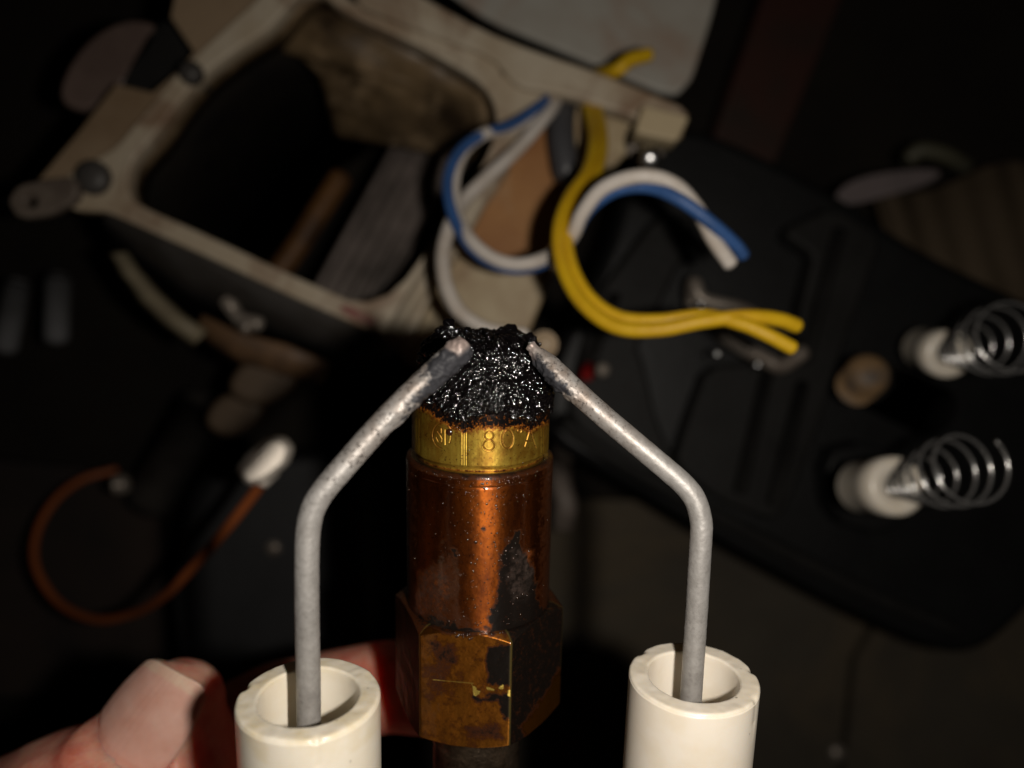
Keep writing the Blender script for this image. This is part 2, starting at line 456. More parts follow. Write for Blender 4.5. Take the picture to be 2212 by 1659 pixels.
stain_shade = np.maximum(stain_shade * 1.0, foot * .95)
o = mesh_obj('brass_tip', pts * MM, grid_faces(nt, nth), MAT_BRASS, noz, True, {'stain_shade': stain_shade.ravel(), 'groove': np.clip(groove * .6, 0, 1).ravel()})
# thin bright seat ring under the tip
pr = [(7.9, -1.0), (8.02, -.85), (8.04, -.7), (7.9, -.6), (7.3, -.6)]
mring = M('turned_brass', (.62, .5, .3), .25, 1.0); lathe('seat_ring', pr, mring.m, noz, 160)
# --- carbon crust
nth, ns = 760, 250
th = np.linspace(-math.pi, math.pi, nth, endpoint=False); ss_ = np.linspace(0, 1, ns)
TH, SS = np.meshgrid(th, ss_)
def prof(pts_, u):
    a = np.array(pts_, float); L = np.concatenate([[0], np.cumsum(np.hypot(np.diff(a[:, 0]), np.diff(a[:, 1])))]); L /= L[-1]
    return np.interp(u, L, a[:, 0]), np.interp(u, L, a[:, 1])
rr_, tr_ = prof([(7.9, 2.6), (7.95, 5), (7.95, 7.4), (7.5, 9.2), (6.6, 10.9), (5.9, 12.0), (5.1, 12.6), (3, 12.8), (0.02, 12.5)], SS)
rl_, tl_ = prof([(7.9, 2.6), (7.85, 5), (7.3, 6.8), (6.7, 8.4), (6.4, 10.2), (6.0, 11.6), (5.0, 12.6), (3, 12.9), (0.02, 12.5)], SS)
k = (np.sin(TH) + 1) / 2
r = rl_ * (1 - k) + rr_ * k; t = tl_ * (1 - k) + tr_ * k
r = r - .7 * sstep(.35, 1, np.cos(TH)) * sstep(8, 12, t) * sstep(1.5, 5, r)
x = r * np.sin(TH); y = -r * np.cos(TH)
lump = np.exp(-(((x + 3.75) / .95) ** 2 + ((y + .6) / 1.8) ** 2)) * sstep(10.8, 12.3, t)
t = t + lump * 1.5 + .25 * np.exp(-((x - 3.4) / 1.0) ** 2) * sstep(10.8, 12.3, t)
p = np.stack([x, y, t], -1)
du = np.gradient(p, axis=0); dv = np.gradient(p, axis=1); nn = np.cross(dv, du); nn /= np.linalg.norm(nn, axis=-1, keepdims=True) + 1e-12
outw = np.stack([x, y, (t - 8)], -1); sg = np.sign((nn * outw).sum(-1, keepdims=True)); nn = nn * np.where(sg == 0, 1, sg)
q = p.reshape(-1, 3)
wv = worley(q, .62, 5); wv2 = worley(q, .30, 9)
disp = (fbm(q, 2.4, 11, 3) - .5) * 1.25 + sstep(.52, .8, vn(q, .9, 13)) * .45 + (.45 - wv ** 2) * .42 + (.35 - wv2 ** 2) * .26 + (vn(q, .2, 21) - .5) * .04
PX, PY = to_px(TH, t, r)
be = np.where(np.cos(TH) > 0, np.interp(PX, ex, ey), 905.0)
e = (be - PY).reshape(-1) + (fbm(q, 1.1, 31, 3) - .5) * 26 + (vn(q, .25, 33) - .5) * 10
cover = sstep(-3, 16, e)
disp = disp * (.35 + .65 * cover) + (.10 + .22 * sstep(5, 8, q[:, 2])) * cover - .45 * (1 - cover) - .32 * sstep(.55, .95, np.abs(np.sin(TH.reshape(-1)))) * sstep(9.5, 7, q[:, 2])
fade = sstep(0, 1.2, r.reshape(-1))
q = q + nn.reshape(-1, 3) * (disp * fade)[:, None]
ok = np.where((cover > .5) & (q[:, 1] < 2))[0]
rg = np.random.default_rng(8)
pick = rg.choice(ok, 1900)
wgt = np.clip(.30 + .9 * np.exp(-((q[pick, 0] - .5) / 3.2) ** 2 - ((q[pick, 2] - 8.0) / 3.2) ** 2) + .5 * sstep(6.4, 5.2, q[pick, 2]) + .4 * np.exp(-((q[pick, 0] + 4) / 1.4) ** 2) * (q[pick, 2] > 10.5), 0, 1)
pick = pick[rg.random(len(pick)) < wgt]
bm_ = bmesh.new(); bmesh.ops.create_icosphere(bm_, subdivisions=2, radius=1)
sv_ = np.array([list(v.co) for v in bm_.verts]); sf_ = np.array([[v.index for v in f.verts] for f in bm_.faces]); bm_.free()
VV = [q]; FF = [tuple(f) for f in grid_faces(ns, nth)]; k0 = len(q)
for i_ in pick:
    VV.append(q[i_] + sv_ * rg.choice([.05, .06, .08, .11, .15, .22]) * np.array([1, 1, rg.uniform(.8, 1.2)])); FF += [tuple(f) for f in (sf_ + k0)]; k0 += len(sv_)
mesh_obj('carbon_crust', np.vstack(VV) * MM, FF, MAT_TAR, noz)
# --- adapter: round collar
nth, nt = 640, 260
th = np.linspace(-math.pi, math.pi, nth, endpoint=False)
tt = np.concatenate([[-1.2, -.72, -.66, -.66, -.72, -.85], np.linspace(-1.1, -19.8, nt)])
rp = np.concatenate([[7.2, 7.45, 7.7, 8.15, 8.35, 8.50], np.full(nt, 8.56)]); nt = len(tt)
TH, TT = np.meshgrid(th, tt); R = rp[:, None] * np.ones_like(TH)
R = R - .10 * np.exp(-((TT + 2.0) / .12) ** 2) - .5 * sstep(-18.9, -19.4, TT)
q = np.stack([R * np.sin(TH), -R * np.cos(TH), TT], -1).reshape(-1, 3)
R = R + ((fbm(q, 1.5, 41, 4) - .5) * .07).reshape(R.shape)
q = np.stack([R * np.sin(TH), -R * np.cos(TH), TT], -1).reshape(-1, 3)
PX, PY = to_px(TH, TT, R); fr = np.cos(TH) > 0
warp = ((fbm(q, 1.6, 51, 4) - .5) * 44 + (fbm(q, .5, 52, 3) - .5) * 16).reshape(R.shape)
def pm(poly, soft=8, wa=1.): return sstep(-soft, soft, poly_sd(PX, PY, poly) + warp * wa) * fr
st = pm(z2([(785, 300), (830, 310), (842, 400), (905, 560), (950, 760), (975, 900), (672, 900), (650, 800), (690, 680), (706, 600), (712, 480), (745, 385)]), 9, .8)
st = np.maximum(st, pm(z2([(425, 415), (470, 420), (475, 480), (440, 470)]), 5, .4))
st = np.maximum(st, .55 * pm(z2([(240, 560), (480, 420), (490, 700), (520, 860), (240, 880)]), 14))
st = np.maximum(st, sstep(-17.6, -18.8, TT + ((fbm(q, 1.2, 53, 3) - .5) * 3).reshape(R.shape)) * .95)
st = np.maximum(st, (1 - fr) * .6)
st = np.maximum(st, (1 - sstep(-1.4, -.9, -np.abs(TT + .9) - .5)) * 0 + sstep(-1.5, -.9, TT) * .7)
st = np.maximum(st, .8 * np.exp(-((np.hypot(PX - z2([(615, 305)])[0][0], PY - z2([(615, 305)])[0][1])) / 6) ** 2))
st = np.maximum(st, .62 * sstep(.62, .98, np.abs(np.sin(TH))) * (1 - sstep(8, 30, 0 * TT)))  # shading of the collar's flanks, painted in as a darker tone at both sides
ash = np.maximum(pm(z2([(800, 420), (880, 430), (885, 600), (860, 680), (790, 700), (760, 600)]), 10) * .8, pm(z2([(250, 560), (400, 520), (430, 700), (400, 860), (240, 800)]), 14) * .6)
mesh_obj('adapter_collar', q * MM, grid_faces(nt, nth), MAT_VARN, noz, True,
         {'stain_shade': st.ravel(), 'ash': ash.ravel(), 'gold': (0 * st).ravel(), 'scratch_glint': (0 * st).ravel()})
# --- adapter: hexagon with chamfered corners
nth, nt = 720, 190
th = np.linspace(-math.pi, math.pi, nth, endpoint=False)
ta, tb = -18.9, -33.1
tt = np.concatenate([[ta] * 3, np.linspace(ta, tb, nt), [tb] * 3]); nt = len(tt)
TH, TT = np.meshgrid(th, tt)
fc = math.radians(-6.7); ph = (TH - fc + math.pi / 6 + 50 * math.pi / 3) % (math.pi / 3) - math.pi / 6
Rh = 9.0 / np.cos(ph)
dt = np.minimum(ta - TT, TT - tb)
R = np.minimum(Rh, 9.12 + dt * 1.75); R = np.minimum(R, 10.33)
for i, f_ in ((0, .60), (1, .80), (2, .97), (nt - 1, .45), (nt - 2, .75), (nt - 3, .97)): R[i] = R[i] * f_
q = np.stack([R * np.sin(TH), -R * np.cos(TH), TT], -1).reshape(-1, 3)
R = R + ((fbm(q, 1.4, 61, 4) - .5) * .08).reshape(R.shape)
q = np.stack([R * np.sin(TH), -R * np.cos(TH), TT], -1).reshape(-1, 3)
PX, PY = to_px(TH, TT, R); fr = np.cos(TH) > 0
warp = ((fbm(q, 1.7, 71, 5) - .5) * 38 + (fbm(q, .5, 72, 3) - .5) * 16).reshape(R.shape)
faceid = np.floor((TH - fc + math.pi / 6) / (math.pi / 3) + .0)
ff = faceid == 0
st = pm(z2([(640, 975), (690, 960), (805, 960), (805, 1180), (700, 1200), (640, 1170), (625, 1050)]), 7, .6) * ff
st = np.maximum(st, pm(z2([(560, 1255), (690, 1225), (805, 1250), (805, 1400), (720, 1400), (700, 1290), (590, 1310)]), 7, .9) * ff)
st = np.maximum(st, .75 * pm(z2([(310, 940), (450, 960), (440, 1060), (330, 1040)]), 14, 1.2) * ff)
st = np.maximum(st, .55 * pm(z2([(290, 1050), (440, 1080), (420, 1260), (290, 1270)]), 18, 1.2) * ff)
st = np.maximum(st, .7 * pm(z2([(500, 1420), (700, 1400), (720, 1490), (520, 1500)]), 16, .8) * ff)
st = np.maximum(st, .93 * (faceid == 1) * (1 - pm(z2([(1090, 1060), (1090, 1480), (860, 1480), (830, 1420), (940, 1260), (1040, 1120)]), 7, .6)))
st = np.maximum(st, .62 * (faceid == -1) * np.ones_like(st))  # left face darker overall
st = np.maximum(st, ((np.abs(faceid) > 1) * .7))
st = np.maximum(st, sstep(.5, -.4, dt + ((fbm(q, .9, 77, 3) - .5) * 1.2).reshape(R.shape)) * .9 * (TT > -25))
mott = ((fbm(q, 1.6, 81, 5) - .35)).reshape(R.shape)
st = np.maximum(st, ff * np.clip(mott * 1.0, 0, .36) + .0)
gold = np.maximum(ff * .42, .5 * (faceid == 1) * 1.0)
sc_ = pm(z2([(550, 1185), (600, 1190), (690, 1210), (730, 1185), (805, 1220), (790, 1262), (720, 1225), (600, 1215), (590, 1256), (565, 1245)]), 1.5, .25) * ff * (vn(q, .5, 79) > .42).reshape(R.shape)
sc_ = np.maximum(sc_, .5 * (1 - sstep(.3, 1.2, seg_dist(PX, PY, z2([(330, 1165), (560, 1180)])))) * ff)
cor = .12 * np.exp(-((np.abs(ph) - math.pi / 6) / .012) ** 2) * (np.abs(faceid) < 1.5)  # lit hexagon corners painted as pale lines, kept with the real scratch
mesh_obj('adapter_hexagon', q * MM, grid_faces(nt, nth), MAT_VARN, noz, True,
         {'stain_shade': st.ravel(), 'ash': (0 * st).ravel(), 'gold': gold.ravel(), 'scratch_glint': np.maximum(sc_, cor * 0.6).ravel()})
# --- threaded pipe
prf = []
tz = -33.0
while tz > -66:
    if tz > -47: prf += [(5.0, tz), (5.45, tz - .45)]
    else: prf += [(5.0, tz), (5.0, tz - .45)]
    tz -= .9
PIPE = grime('oily_dark_pipe', (.22, .16, .11), (.05, .03, .02), 300, (.4, .65), .3, metal=.9)
lathe('threaded_pipe', prf, PIPE, noz, 96)
# --- oil drops sitting on the metal
rnd = random.Random(4)
bm = bmesh.new(); base = bmesh.new(); bmesh.ops.create_icosphere(base, subdivisions=2, radius=1)
bv = [v.co.copy() for v in base.verts]; bf = [[v.index for v in f.verts] for f in base.faces]
V, Fs = [], []
def drop(th_, t_, R_, r_):
    c_ = Vector((R_ * math.sin(th_), -R_ * math.cos(th_), t_)); n_ = Vector((math.sin(th_), -math.cos(th_), 0))
    b_ = len(V)
    for v in bv: V.append((c_ + (v - n_ * n_.dot(v) * .35) * r_) * MM)
    for f in bf: Fs.append([b_ + i for i in f])
for _ in range(330):
    t_ = -1.3 - 17 * rnd.random() ** 1.5; th_ = rnd.gauss(.12, rnd.choice([.16, .3, .6]))
    if abs(th_) > 1.4: continue
    drop(th_, t_, 8.56, rnd.choice([.04, .05, .05, .06, .07, .09, .13]))
for _ in range(130): drop(rnd.uniform(-1.2, 1.2), -.95 - abs(rnd.gauss(0, .3)), 8.52, rnd.uniform(.05, .10))
for _ in range(150):
    th_ = rnd.uniform(-1.25, 1.3); drop(th_, rnd.uniform(0, 5.5) if th_ > -.2 else rnd.uniform(2, 5.5), 7.78, rnd.uniform(.05, .09))
for _ in range(70): drop(rnd.gauss(.05, .28), -18.9 - rnd.random() * .6, 9.0, rnd.uniform(.08, .17))
drop(z := -.39, 3.75, 7.85, .42)
drop(.0, -8.2, 8.5, .22); drop(.02, -10.2, 8.5, .15)
od = mesh_obj('oil_drops', V, Fs, MAT_DROP, noz); tag(od, kind='stuff')
# clusters of carbon beads catching the light on the crust
V, Fs = [], []
q3 = q  # keep
base.free(); bm.free()

# ------------------------------------------------------------------ ignition electrodes
def electrode(px, py, D, vpx, ro, ri, mat, rodpts, rr, label, seed, tipkind):
    o3 = P(px, py, D)
    vp = Vector(((vpx - CX) / F, -7900 / F, -1)); a = -vp.normalized()
    th = empty('ignition_electrode', mat=frame(o3, a))
    tag(th, label, 'electrode', 'ignition electrodes beside the burner nozzle')
    # porcelain tube with a chipped rim
    prf, rims = [], []
    def add(r_, t_, m_): prf.append((r_, t_)); rims.append(m_)
    for t_ in np.linspace(-75, -3, 30): add(ro, t_, 0)
    for t_ in np.linspace(-2.6, -.35, 12): add(ro, t_, .5)
    for k in range(7):
        al = k / 6 * math.pi / 2; add(ro - .35 + .35 * math.cos(al), -.35 + .35 * math.sin(al), 1)
    for r_ in np.linspace(ro - .6, ri + .45, 10): add(r_, 0, 1)
    for k in range(6):
        al = k / 5 * math.pi / 2; add(ri + .3 - .3 * math.sin(al), -.3 + .3 * math.cos(al), .6)
    for t_ in np.linspace(-.8, -40, 24): add(ri, t_, .1)
    n = 260; prf = np.array(prf); T = np.linspace(0, 2 * math.pi, n, endpoint=False)
    r = prf[:, 0][:, None] * np.ones(n); t = prf[:, 1][:, None] * np.ones(n); TT = T[None, :] * np.ones(len(prf))[:, None]
    v = np.stack([r * np.sin(TT), -r * np.cos(TT), t], -1).reshape(-1, 3)
    rim = np.array(rims)[:, None] * np.ones(n); rm = rim.reshape(-1)
    v[:, 2] += (fbm(v, 3.0, seed, 3) - .5) * .22 * (rm > .4) + (vn(v, .8, seed + 5) - .5) * .04 * (rm > .4)
    ed = np.exp(-((prf[:, 0] - ro) ** 2 + (prf[:, 1] + .1) ** 2) / .12)[:, None] * np.ones(n)
    rag = sstep(.50, .62, fbm(v * np.array([1, 1, .3]), 1.5, seed + 9, 4)) * ed.reshape(-1)
    rad = np.hypot(v[:, 0], v[:, 1])
    chips = {1: [(-1.75, .55, .09), (.35, .25, .05)], 2: [(-2.3, .7, .10), (1.75, .55, .08), (.95, .3, .08), (2.9, .25, .05)]}[tipkind]
    ang = np.arctan2(v[:, 0], -v[:, 1])
    cut = rag * .04
    for (ca, amp, wd) in chips:
        da = (ang - ca + math.pi) % (2 * math.pi) - math.pi
        cut = cut + amp * np.exp(-(da / wd) ** 2) * np.exp(-((rad - ro) / .45) ** 2) * (rm > .4)
    v[:, 2] -= cut * .8; sc = 1 - cut * .25 / rad; v[:, 0] *= sc; v[:, 1] *= sc
    mesh_obj('porcelain_insulator', v * MM, grid_faces(len(prf), n), mat, th, True, {'rim': rm})
    # bent rod
    inv = th.matrix_basis.inverted()
    path = catmull([P(*p) for p in rodpts], 26)
    # resample evenly
    L = [0]
    for i in range(1, len(path)): L.append(L[-1] + (path[i] - path[i - 1]).length)
    N = int(L[-1] / .00016); s = np.linspace(0, L[-1], N)
    A = np.array([list(p) for p in path]); A = np.stack([np.interp(s, L, A[:, k]) for k in range(3)], 1)
    Tn = np.gradient(A, axis=0); Tn /= np.linalg.norm(Tn, axis=1)[:, None]
    u = np.array([0, 0, 1.0]); n = 72
    U = u - Tn * (Tn @ u)[:, None]; U /= np.linalg.norm(U, axis=1)[:, None]; W = np.cross(Tn, U)
    al = np.linspace(0, 2 * math.pi, n, endpoint=False)
    rem = (L[-1] - s) / MM       # mm to the tip
    rad = np.full(N, rr); 
    if tipkind == 2: rad = rr * (.42 + .58 * sstep(-.2, 3.6, rem))
    else: rad = rr * (.78 + .22 * sstep(0, 1.0, rem))
    R = rad[:, None] * np.ones(n)
    ca, sa = np.cos(al), np.sin(al)
    nrm = U[:, None, :] * ca[None, :, None] + W[:, None, :] * sa[None, :, None]
    p = A[:, None, :] / MM + nrm * R[..., None]; pf = p.reshape(-1, 3)
    REM = (rem[:, None] * np.ones(n)).reshape(-1)
    below = (nrm[..., 1] < .2).reshape(-1)      # the side facing down the picture carries the soot
    low = sstep(.35, -.5, nrm[..., 1].reshape(-1))
    nz = fbm(pf, 1.2, seed + 20, 4)
    soot = sstep(12.5, 5.5, REM + (nz - .5) * 9) * low if tipkind == 1 else sstep(8.5, 5, REM + (nz - .5) * 4) * low
    if tipkind == 1: soot = np.maximum(soot, sstep(7.5, 4.2, REM + (nz - .5) * 4) * sstep(.95, .4, nrm[..., 1].reshape(-1)))
    burn = sstep(1.9, .9, REM + (nz - .5) * 2.6) * sstep(-.3, .2, nrm[..., 1].reshape(-1)) if tipkind == 1 else sstep(1.7, .5, REM + (nz - .5) * 1.5) * .7
    soot = soot * (1 - burn * .8)
    dd = (nz - .5) * .05 + (vn(pf, .22, seed + 31) - .5) * .03
    dd = dd + soot * (.12 + (fbm(pf, .5, seed + 33, 3) - .42) * .85) + burn * (fbm(pf, .7, seed + 35, 3) - .45) * .7
    if tipkind == 2: dd = dd + .18 * sstep(5, 1, REM) * (fbm(pf, .6, seed + 37, 3) - .4)
    pf = pf + nrm.reshape(-1, 3) * dd[:, None]
    V = pf * MM; k0 = len(V)
    capc = A[-1] + Tn[-1] * .0003; V = np.vstack([V, capc[None]])
    Fc = [tuple(f) for f in grid_faces(N, n)] + [((N - 1) * n + j, (N - 1) * n + (j + 1) % n, k0) for j in range(n)]
    M4 = np.array(inv); V = V @ M4[:3, :3].T + M4[:3, 3]
    z = lambda arr: np.concatenate([arr, arr[-1:]])
    brown = sstep(22, 6, REM) * .9
    pits = sstep(24, 12, REM) if tipkind == 1 else sstep(18, 8, REM) * .7
    mesh_obj('electrode_rod', V, Fc, MAT_ROD, th, True, {'soot': z(soot), 'burn': z(np.clip(burn, 0, 1)), 'brown': z(brown), 'pits': z(pits)})
    return th
def blend(pts):
    return pts
electrode(667, 1502, 79.0, 900, 6.96, 4.86, MAT_PORC,
          [(668, 1625, 80.4), (667, 1560, 79.9), (666.5, 1480, 79), (664, 1380, 78), (662.5, 1280, 77), (663, 1190, 76.2), (666, 1140, 75.8), (676, 1098, 75.5), (697, 1062, 75.4), (730, 1022, 75.5),
           (800, 942, 76.0), (870, 868, 76.6), (935, 808, 77.2), (985, 762, 77.7), (1006, 744, 78)], 1.19,
          'ivory porcelain electrode left of the nozzle, its sooty burnt rod tip over the carbon', 7, 1)
electrode(1498.5, 1459, 87.4, 900, 6.98, 4.86, MAT_PORC2,
          [(1488, 1600, 89.2), (1492, 1520, 88.6), (1497, 1440, 87.6), (1504, 1330, 86.6), (1510, 1230, 85.6), (1514, 1160, 85.0), (1514, 1125, 84.8), (1503, 1083, 84.6), (1480, 1050, 84.6), (1440, 1014, 84.7),
           (1370, 955, 84.8), (1290, 887, 85.2), (1220, 822, 85.5), (1170, 772, 85.8), (1146, 745, 86)], 1.19,
          'white porcelain electrode with a chipped rim and bent rod, right of the nozzle', 107, 2)

# ------------------------------------------------------------------ the hand
def blob_chain(pts, step=.5):
    """pts: (Vector metres, radius mm)"""
    out = []
    for (a, ra), (b, rb) in zip(pts, pts[1:]):
        n = max(2, int((b - a).length / MM / step))
        for k in range(n): out.append((a.lerp(b, k / n), ra + (rb - ra) * k / n))
    out.append(pts[-1]); return out
chains = [
    # thumb
    [(P(-420, 2350, 128), 15), (P(-170, 2040, 121), 12.5), (P(60, 1800, 112), 11.6), (P(160, 1755, 108), 11.4), (P(262, 1716, 107), 10.4), (P(300, 1662, 112), 9.0), (P(328, 1616, 112), 8.5), (P(364, 1560, 112), 7.9), (P(390, 1518, 112), 6.4), (P(397, 1507, 112), 5.2)],
    [(P(320, 1725, 111), 9.8), (P(395, 1660, 112), 7.8), (P(428, 1590, 114), 5.4)],
    # index, curling behind the adapter
    [(P(-420, 2150, 150), 14), (P(-60, 2000, 148), 10.5), (P(220, 1800, 142), 9.0), (P(430, 1620, 136), 8.2), (P(600, 1530, 131), 7.8), (P(840, 1480, 125), 7.2), (P(960, 1500, 120), 6.4)],
    # middle
    [(P(-300, 2350, 158), 14), (P(60, 2060, 156), 10.5), (P(380, 1900, 150), 9.2), (P(640, 1860, 142), 8.4), (P(800, 1850, 133), 7.6), (P(960, 1860, 124), 6.6)],
    # ring
    [(P(-200, 2500, 160), 13), (P(180, 2200, 158), 10), (P(500, 2080, 152), 8.8), (P(720, 2050, 143), 8.0), (P(880, 2040, 133), 7.2), (P(990, 2040, 126), 6.2)],
    # little
    [(P(-80, 2650, 160), 12), (P(300, 2350, 158), 9), (P(560, 2260, 150), 7.8), (P(760, 2230, 142), 7.0), (P(900, 2220, 134), 6.2)],
    # palm and wrist
    [(P(-420, 2350, 140), 18), (P(-250, 2500, 146), 19), (P(-120, 2620, 150), 18)], [(P(-420, 2300, 146), 17), (P(-560, 2600, 146), 21), (P(-800, 2950, 148), 23)],
    [(P(-120, 2620, 150), 17), (P(-560, 2900, 150), 22), (P(-900, 3150, 150), 24), (P(-1300, 3600, 152), 26)],
    # the bent knuckle that shows behind the thumb
    [(P(110, 1720, 120), 6.5), (P(185, 1640, 118), 4.5), (P(212, 1592, 118), 3.2)],
]
V, Fs = [], []
b0 = bmesh.new(); bmesh.ops.create_icosphere(b0, subdivisions=2, radius=1)
bv = [v.co.copy() for v in b0.verts]; bf = [[v.index for v in f.verts] for f in b0.faces]; b0.free()
for ch in chains:
    for c_, r_ in blob_chain(ch, 1.6):
        k0 = len(V); V += [c_ + v * r_ * MM for v in bv]; Fs += [[k0 + i for i in f] for f in bf]
hand = mesh_obj('person', V, Fs, MAT_SKIN)
mo = hand.modifiers.new('r', 'REMESH'); mo.mode = 'VOXEL'; mo.voxel_size = .0009
mo = hand.modifiers.new('s', 'SMOOTH'); mo.factor = .6; mo.iterations = 9
me = bpy.data.meshes.new_from_object(hand.evaluated_get(bpy.context.evaluated_depsgraph_get()))
hand.modifiers.clear(); hand.data = me
tag(hand, 'bare hand gripping the nozzle pipe, thumb and its nail in front, fingers curling behind', 'person')
# thumb: nail bed frame. axis along the thumb, nail facing the camera and turned to the left
ta_ = (P(416, 1480, 111.5) - P(318, 1625, 112)).normalized()
up_ = (Vector((-.36, .06, 1)) - ta_ * Vector((-.36, .06, 1)).dot(ta_)).normalized()
sd_ = ta_.cross(up_)
NC = P(318, 1625, 112)          # a point on the thumb axis under the nail root
def nail_r(al):  # noqa                   # radius (mm) of the nail's surface along the thumb
    return 8.75 - .05 * np.maximum(al, 0) - .010 * np.maximum(al - 4, 0) ** 2
NW, NL = .86, 13.6
# nail plate
nu, nv = 60, 80; NV, NF = [], []; free, ridge = [], []
for i in range(nv):
    fv = i / (nv - 1); along = 2.0 + NL * fv
    for j in range(nu):
        fu = j / (nu - 1) * 2 - 1
        root = 2.1 * (1 - math.sqrt(max(0, 1 - (fu * .95) ** 2)))
        tip = -.9 * fu * fu - 1.6 * fu ** 8 + 1.3 * fu
        al = along + (1 - fv) * root + fv * tip
        ang = fu * NW * (0.92 + .08 * math.sin(fv * 3.1))
        rad = float(nail_r(al)) - .35 * (1 - min(1, fv / .12)) - .25 * max(0, abs(fu) - .9) / .1
        p_ = NC + ta_ * al * MM + (up_ * math.cos(ang) * rad + sd_ * math.sin(ang) * rad * 1.0) * MM
        NV.append(p_); free.append(max(0, min(1, (fv - .87 + .04 * fu * fu) / .05))); ridge.append(.5 + .3 * math.sin(fu * 31 + 3 * math.sin(fu * 7)) + .2 * math.sin(fu * 83 + 2 * math.sin(fu * 11)))
nail = mesh_obj('thumbnail', NV, grid_faces(nv, nu, False), MAT_NAIL, hand, True, {'free': free, 'ridge': ridge})
mo = nail.modifiers.new('s', 'SOLIDIFY'); mo.thickness = .0005; mo.offset = 0
# press the flesh around the nail: fold behind the root and along the sides
co_ = np.empty(len(hand.data.vertices) * 3, np.float32); hand.data.vertices.foreach_get('co', co_); co_ = co_.reshape(-1, 3).astype(float)
rel = (co_ - np.array(NC)) / MM; al = rel @ np.array(ta_); uu = rel @ np.array(up_); sv = rel @ np.array(sd_)
rad = np.hypot(uu, sv); ang = np.arctan2(sv, uu)
near = (rad < 14) & (al > -9) & (al < 16) & (np.abs(ang) < 1.5)
fu = ang / NW; root_al = 2.0 + 2.1 * (1 - np.sqrt(np.clip(1 - (fu * .95) ** 2, 0, 1)))
inside = sstep(root_al - .5, root_al + .3, al) * sstep(1.12, 1.0, np.abs(fu)) * sstep(15.0, 12.8, al)
fold = np.exp(-((al - root_al + .9) / 1.5) ** 2) * sstep(1.5, .9, np.abs(fu)) * 1.0 + np.exp(-((np.abs(fu) - 1.14) / .16) ** 2) * sstep(root_al - 1, root_al + 1, al) * sstep(13.5, 8, al) * .55
target = nail_r(al) - .45
newr = np.where(near, rad * (1 - inside) + target * inside + fold * .8, rad)
newr = np.where(near & (inside < .5), np.maximum(newr, rad), newr)
f_ = newr / np.maximum(rad, 1e-6)
new = np.array(NC) + (np.outer(al, np.array(ta_)) + np.outer(uu * f_, np.array(up_)) + np.outer(sv * f_, np.array(sd_))) * MM
co_[near] = new[near]
hand.data.vertices.foreach_set('co', co_.astype(np.float32).ravel()); hand.data.update()
hand.data.polygons.foreach_set('use_smooth', [True] * len(hand.data.polygons))

# ------------------------------------------------------------------ burner housing (cream casting)
hs = empty('burner_housing', P(600, 400, 300) * 1.0)
hs.location.z = 0
tag(hs, 'grimy cream cast burner housing with a large open mouth and rust stains', 'burner housing')
def adopt(o, root):
    """make o a child of root, keeping its place"""
    me = o.data; me.transform(Matrix.Translation(-root.location)); o.parent = root; return o
outer = [(600, -60), (560, 0), (395, 150), (255, 320), (150, 380), (130, 435), (165, 450), (229, 452), (437, 545), (640, 640), (828, 722), (850, 742), (880, 742), (925, 640), (1010, 500), (1100, 330), (1195, 205),
         (1126, 193), (1078, 160), (1060, 112), (921, 62), (753, 5), (700, -60)]
hole = [(690, -30), (640, -20), (575, 60), (501, 104), (415, 172), (322, 297), (278, 344), (267, 394), (276, 430), (312, 455), (444, 512), (609, 591), (823, 684), (990, 455), (1085, 288), (1060, 180), (900, 90), (740, 20)]
adopt(plate('rim', rounded(outer, 1, .07), 178, 5, CREAM_CLEAN, None, [rounded(hole, 2, .22)], .5), hs)
# inner wall of the mouth and outer skirt
def ring_rows(pts, depths, shrink=1.):
    rows = []
    for d, k in depths: rows.append([P(x, y, 178) + Vector((0, 0, -(d - 178) * MM)) + (P(x, y, 178) - P(620, 320, 178)).normalized() * k * MM for x, y in pts])
    return rows
inn = rounded(hole, 2, .2)
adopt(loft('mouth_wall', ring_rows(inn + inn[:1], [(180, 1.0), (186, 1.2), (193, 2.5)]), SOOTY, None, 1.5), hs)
adopt(loft('inner_cavity', ring_rows(inn + inn[:1], [(193, 2.6), (230, 6), (297, 6)]), CAVITY_SHADE, None, 1.5), hs)
skt = [(560, 0), (395, 150), (255, 320), (150, 400), (229, 452), (437, 545), (640, 640), (828, 722)]
rows = [[P(x, y, 182) for x, y in skt[4:]], [P(x, y, 200) for x, y in [(235, 500), (395, 610), (600, 700), (790, 770)]], [P(x, y, 222) for x, y in [(300, 600), (440, 680), (620, 760), (800, 800)]]]
adopt(loft('outer_skirt', rows, DARKGREY, None, 2), hs)
rows = [[P(x, y, 200) for x, y in [(240, 540), (265, 590), (305, 650), (360, 700), (425, 742)]], [P(x, y, 196) for x, y in [(262, 548), (292, 590), (338, 640), (390, 688), (440, 722)]]]
adopt(loft('scroll_edge', rows, grime('lit_scroll_olive', (.22, .185, .12), (.12, .09, .06), 60), None, 3), hs)  # lit part of the scroll surface, added as its own paler strip
# dirty back of the scroll, seen through the mouth
gx, gy = 26, 34; rows = []
for j in range(gy):
    row = []
    for i in range(gx):
        fx, fy = i / (gx - 1), j / (gy - 1)
        x = float(np.interp(fy, [0, .36, .40, .46, .6, .75, 1], [500, 505, 560, 640, 688, 708, 726])) * (1 - fx) + 1125 * fx; y = -40 + fx * 190 + fy * (330 - 120 * fx)
        d = 190 + 26 * fy ** 2 + 10 * max(0, .35 - fx) + 1.2 * math.sin(fx * 9 + fy * 4) + .5 * math.sin(fx * 23) * math.cos(fy * 17)
        row.append(P(x, y, d))
    rows.append(row)
adopt(loft('scroll_wall', rows, SOOTY, None, 2), hs)
